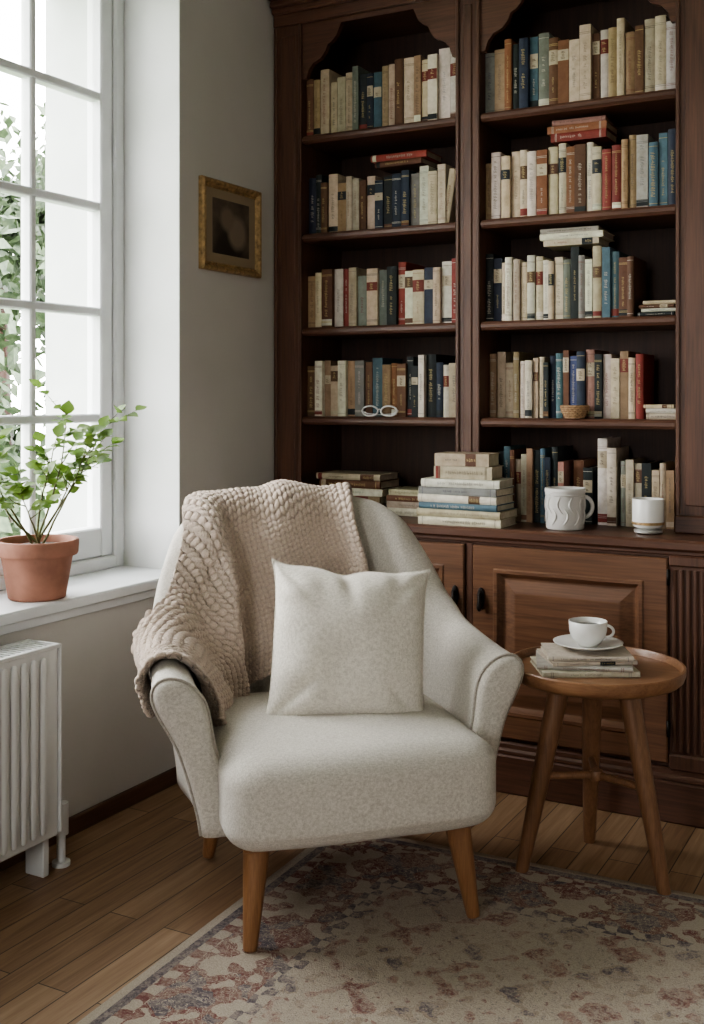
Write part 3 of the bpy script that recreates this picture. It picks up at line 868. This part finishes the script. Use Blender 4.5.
# ---------------------------------------------------------------- side table
TX,TY=-.888,3.100
tb=empty('side_table',(TX,TY,0))
prof=[(0,.546),(.20,.546),(.230,.550),(.241,.560),(.246,.575),(.2465,.590),(.244,.593),(.238,.593),(.235,.588),(.231,.574),(.10,.573),(0,.573)]
mk('round_top',lathe(prof,72),M_tabletop,tb,autos=40)
Rr=Vector((.8796,.4756,0)); Ff=Vector((-.4756,.8796,0))
tops=[];i=0
for ang in (183,83,-45):
    a_=math.radians(ang); d=(Rr*math.cos(a_)+Ff*math.sin(a_)); i+=1
    top=d*.10+Vector((0,0,.55)); bot=d*.215
    v,f=tube([top,top.lerp(bot,.5),top.lerp(bot,.97),bot],[.030,.0255,.019,.018],20)
    mk('leg_%d'%i,(v,f),M_table,tb,autos=60); tops.append((d,top,bot))
a=Acc()
for k in range(3):
    p=tops[k][1].lerp(tops[k][2],.50); v,f=tube([p,Vector((0,0,p.z))],.011,12); a.add(v,f)
v,f=lathe([(0,-.013),(.018,-.013),(.022,0),(.018,.013),(0,.013)],20,(0,0,.275)); a.add(v,f)
mk('stretchers',a,M_table,tb,autos=50)
mg=Acc()
R=Matrix(((0,0,1,0),(0,1,0,0),(1,0,0,0),(0,0,0,1)))
zz=.5735; 
for (ln,t_,dp,cc,an,dx,dy) in ((.27,.015,.19,'w',30,-.032,-.015),(.26,.012,.185,'s',20,-.036,-.01),(.24,.010,.175,'w',34,-.03,.0),(.235,.013,.17,'w',26,-.03,.0)):
    Mx=Matrix.Translation((TX+dx,TY+dy,zz+.0005))@Matrix.Rotation(math.radians(an),4,'Z')@Matrix.Translation((-ln/2,-dp/2,0))@R
    book(mg,Mx,t_,ln,dp,cc,deco=True); zz+=t_+.0008
mk('stacked_magazines',mg,M_book)
cs=empty('teacup_and_saucer',(TX-.027,TY+.012,zz+.0008),math.radians(15))
mk('saucer',lathe([(0,0),(.035,0),(.038,.004),(.070,.010),(.098,.019),(.099,.021),(.096,.0215),(.066,.0135),(.036,.0085),(0,.008)],56),M_ceramic,cs,smooth=True)
cp=lathe([(0,.009),(.026,.009),(.028,.014),(.034,.018),(.048,.034),(.053,.052),(.0545,.080),(.0525,.0805),(.051,.053),(.045,.036),(.034,.022),(0,.020)],48)
mk('cup',cp,M_ceramic,cs,smooth=True)
mk('tea',lathe([(0,.064),(.0515,.064)],40),M_coffee,cs)
pts=[(.049+.022*math.sin(t),0,.052+.017*math.cos(t)) for t in [PI*k/14 for k in range(15)]]
v,f=tube(pts,.0042,10); mk('cup_handle',(v,f),M_ceramic,cs,smooth=True)

# ---------------------------------------------------------------- counter objects
mu=empty('relief_mug',(-1.165,3.69,ZT+.0005),math.radians(28))
v,f=lathe([(0,0),(.060,0),(.064,.004),(.0655,.03),(.0655,.115),(.069,.128),(.0685,.140),(.065,.1405),(.0615,.128),(.060,.03),(.055,.010),(0,.009)],120)
mk('body',(v,f),M_relief,mu,smooth=True)
rl=Acc()
for k in range(10):
    th0=2*PI*k/10
    for (dz,sg) in ((.045,1),(.085,-1)):
        pts=[]
        for q in range(9):
            t=q/8; ang=th0+sg*.22*math.sin(t*PI)*1.0+sg*.1*t; z=dz-.028+.056*t
            pts.append((.0655*math.cos(ang),.0655*math.sin(ang),z))
        vv,ff=tube(pts,[.001+.0035*math.sin(PI*q/8) for q in range(9)],8); rl.add(vv,ff)
v,f=tube([(.0655*math.cos(t),.0655*math.sin(t),.118) for t in [2*PI*k/60 for k in range(60)]],.0025,8,closed=True); rl.add(v,f)
mk('relief_pattern',rl,M_relief,mu,smooth=True)
pts=[(.060+.034*math.sin(t),0,.075+.036*math.cos(t)) for t in [PI*k/16 for k in range(17)]]
v,f=tube(pts,.007,10); mk('handle',(v,f),M_relief,mu,smooth=True)
cd=empty('candle_cup',(-.885,3.70,ZT+.0005))
mk('metal_base',lathe([(0,0),(.030,0),(.046,.004),(.047,.012),(.030,.016),(.028,.020),(0,.020)],40),M_silver,cd,autos=40)
mk('ceramic_cup',lathe([(0,.020),(.044,.020),(.050,.026),(.0515,.04),(.0515,.112),(.050,.115),(.047,.113),(.047,.05),(0,.048)],48),M_ceramic,cd,smooth=True)
mk('metal_band',lathe([(.0522,.030),(.0528,.031),(.0528,.038),(.0522,.039)],48),M_gold,cd)
bs=Acc()
for k in range(7):
    z=.004+k*.0065; r=.030+.017*math.sin(k/6*PI/2)
    v,f=tube([((r+.0015*math.cos(16*t+PI*(k%2)))*math.cos(t),(r+.0015*math.cos(16*t+PI*(k%2)))*math.sin(t),z) for t in [2*PI*q/96 for q in range(96)]],.0036,6,closed=True); bs.add(v,f)
v,f=lathe([(0,.001),(.034,.001),(.034,.004),(0,.004)],32); bs.add(v,f)
bk_=mk('wicker_bowl',bs,M_wicker,smooth=True); bk_.location=(-1.16,3.785,1.271)
sp=Acc()
for sx in (-1,1):
    v,f=tube([(sx*.040+.034*math.cos(t),-.004+.001*math.sin(t),.022+.019*math.sin(t)) for t in [2*PI*q/40 for q in range(40)]],.0036,8,closed=True); sp.add(v,f)
    v,f=tube([(sx*.074,-.004,.026),(sx*.078,-.002,.024),(sx*.055,.002,.012),(-sx*.03,.003,.006)],.0025,8); sp.add(v,f)
v,f=tube([(-.007,-.004,.026),(0,-.006,.029),(.007,-.004,.026)],.0025,8); sp.add(v,f)
so_=mk('spectacles',sp,M_silver,smooth=True); so_.location=(-1.92,3.775,1.2705)

# ---------------------------------------------------------------- potted plant
PX,PY,PZ=-2.455,2.52,.7355
pt=empty('potted_plant',(PX,PY,PZ))
mk('terracotta_pot',lathe([(0,0),(.082,0),(.086,.004),(.106,.125),(.108,.130),(.120,.132),(.123,.138),(.125,.173),(.122,.178),(.113,.178),(.110,.172),(.108,.14),(.10,.135),(0,.135)],64),M_terra,pt,autos=35)
v,f=lathe([(.109,.150),(.08,.158),(.04,.162),(0,.164)],40)
v=[(x,y,z+.004*mnoise.noise(Vector((x*60,y*60,1)))) for x,y,z in v]
mk('soil',(v,f),M_soil,pt,smooth=True)
stm=Acc(); lf=Acc(); rnd=random.Random(21)
def leaf(p,d,up,size):
    d=d.normalized(); side=d.cross(up)
    if side.length<.01: side=Vector((1,0,0))
    side.normalize(); nn=side.cross(d)
    prof=[(0,0),(.15,.28),(.38,.46),(.62,.38),(.85,.17),(1,0)]
    vs=[];
    for t,w in prof:
        c=p+d*size*t-nn*size*.22*t*t
        vs+= [c-side*size*w+nn*size*.10*w*2, c, c+side*size*w+nn*size*.10*w*2]
    fs=[]
    for i in range(len(prof)-1):
        q=i*3; fs+=[(q,q+1,q+4,q+3),(q+1,q+2,q+5,q+4)]
    lf.add(vs,fs)
def grow(p,d,ln,r,lvl):
    n=8; pts=[p.copy()]; dd=d.normalized()
    for i in range(n):
        dd=(dd+Vector((rnd.uniform(-.14,.14),rnd.uniform(-.14,.14),rnd.uniform(-.06,.12)))).normalized()
        p=p+dd*ln/n; 
        if p.x<-.150 : p.x=-.150
        pts.append(p.copy())
        if lvl==0 and i>=3 and rnd.random()<.85:
            for _ in range(1 if rnd.random()<.6 else 2):
                sd=(dd*.5+Vector((rnd.uniform(-1,1),rnd.uniform(-1,1),rnd.uniform(-.2,.5)))).normalized()
                grow(p,sd,ln*rnd.uniform(.16,.30),r*.5,1)
        if lvl==1 and i%2==1:
            for sg in (-1,1):
                if rnd.random()<.62:
                    sd=dd.cross(Vector((0,0,1))).normalized()*sg+dd*.6+Vector((0,0,rnd.uniform(-.3,.5)))
                    leaf(p,sd,Vector((rnd.uniform(-.6,.9),rnd.uniform(-.9,.3),1)),rnd.uniform(.026,.050))
    leaf(p,dd,Vector((.3,-.3,1)),rnd.uniform(.035,.050))
    m_=len(pts); v,f=tube(pts,[r*(1-.75*i/(m_-1)) for i in range(m_)],6); stm.add(v,f)
dirs=[((.05,.48,.72),.43),((.25,.25,.8),.34),((-.02,.66,.52),.36),((-.12,.1,1),.34),((-.05,-.45,.8),.34),((.20,-.5,.6),.32),((-.1,-.7,.6),.40),((.05,.40,.85),.42)]
for d,ln in dirs:
    grow(Vector((rnd.uniform(-.02,.02),rnd.uniform(-.02,.02),.155)),Vector(d),ln,.0042,0)
mk('stems',stm,M_stem,pt,smooth=True); mk('leaves',lf,M_leaf,pt,smooth=True)

# ---------------------------------------------------------------- outside garden
a=Acc(); a.box(-40,XO-.3,-30,50,-3.2,-3.05); mk('garden_lawn',a,M_grass)
def tree(name,x,y,z,h,wd,seed,n=3600):
    r=random.Random(seed); a=Acc()
    blobs=[(Vector((x+r.uniform(-wd,wd),y+r.uniform(-wd,wd),z+r.uniform(.1,1)*h)),r.uniform(.5,1.0)*wd*.7) for _ in range(14)]
    for i in range(n):
        c,rad=r.choice(blobs)
        d=Vector((r.gauss(0,1),r.gauss(0,1),r.gauss(0,1))).normalized()
        p=c+d*rad*(r.random()**.4)
        p.z=max(p.z,-2.8)
        u=Vector((r.uniform(-1,1),r.uniform(-1,1),r.uniform(-1,1))).normalized(); w=u.cross(d).normalized() if abs(u.dot(d))<.99 else Vector((1,0,0))
        s=r.uniform(.06,.15)
        a.add([p-u*s,p+w*s*.6,p+u*s,p-w*s*.6],[(0,1,2,3)])
    e=empty(name); mk('foliage',a,M_tree,e)
    v,f=tube([(x,y,-3.04),(x+.1,y,z+h*.3),(x,y+.1,z+h*.7)],[.16,.12,.05],10); mk('trunk',(v,f),MW_back,e,smooth=True)
tree('garden_tree',-10,9.6,-1.0,5.2,1.7,1,6500); tree('garden_tree.001',-14,15.5,0,6.5,2.6,2,5000); tree('garden_tree.002',-8.2,8.6,-1.6,2.4,1.3,3)
tree('garden_tree.003',-13,10.5,-.5,5.0,2.4,4,5000)

# ---------------------------------------------------------------- light
wd=bpy.data.worlds.new('overcast'); S.world=wd; wd.use_nodes=True
nt=wd.node_tree; bg=nt.nodes['Background']
tc=N(nt,'ShaderNodeTexCoord'); sp=N(nt,'ShaderNodeSeparateXYZ'); L(nt,tc.outputs['Generated'],sp.inputs[0])
c=ramp(nt,M(nt,'ADD',M(nt,'MULTIPLY',sp.outputs[2],.5),.5),[(0.35,(.45,.45,.42)),(0.52,(1.0,.995,.98)),(1.0,(.96,.98,1.0))])
L(nt,c,bg.inputs['Color']); bg.inputs['Strength'].default_value=20
def portal(name,loc,rot,sx,sy):
    l=bpy.data.lights.new(name,'AREA'); l.shape='RECTANGLE'; l.size=sx; l.size_y=sy; l.cycles.is_portal=True
    o=bpy.data.objects.new(name,l); COL.objects.link(o); o.location=loc; o.rotation_euler=rot
for i,w in enumerate(W):
    portal('window_portal' if i==0 else 'window_portal.001',(XO-.02,(w[0]+w[1])/2,(WZ0+WZ1)/2),(0,math.radians(-90),0),WZ1-WZ0,w[1]-w[0])  # second portal sits at the added left-wall fill window
portal('window_portal.002',(-(WF[0]+WF[1])/2,YO-.02,(WZ0+WZ1)/2),(math.radians(90),0,0),WF[1]-WF[0],WZ1-WZ0)  # portal of the added front-wall fill window

# ---------------------------------------------------------------- camera
cam=bpy.data.cameras.new('camera'); co=bpy.data.objects.new('camera',cam); COL.objects.link(co)
cam.sensor_fit='HORIZONTAL'; cam.sensor_width=36; cam.lens=36*1109/704
cam.shift_y=-116/704
co.location=(0,0,1.35); co.rotation_euler=(PI/2,0,math.radians(28.4))
S.camera=co
S.view_settings.view_transform='AgX'
S.view_settings.look='AgX - Medium High Contrast'
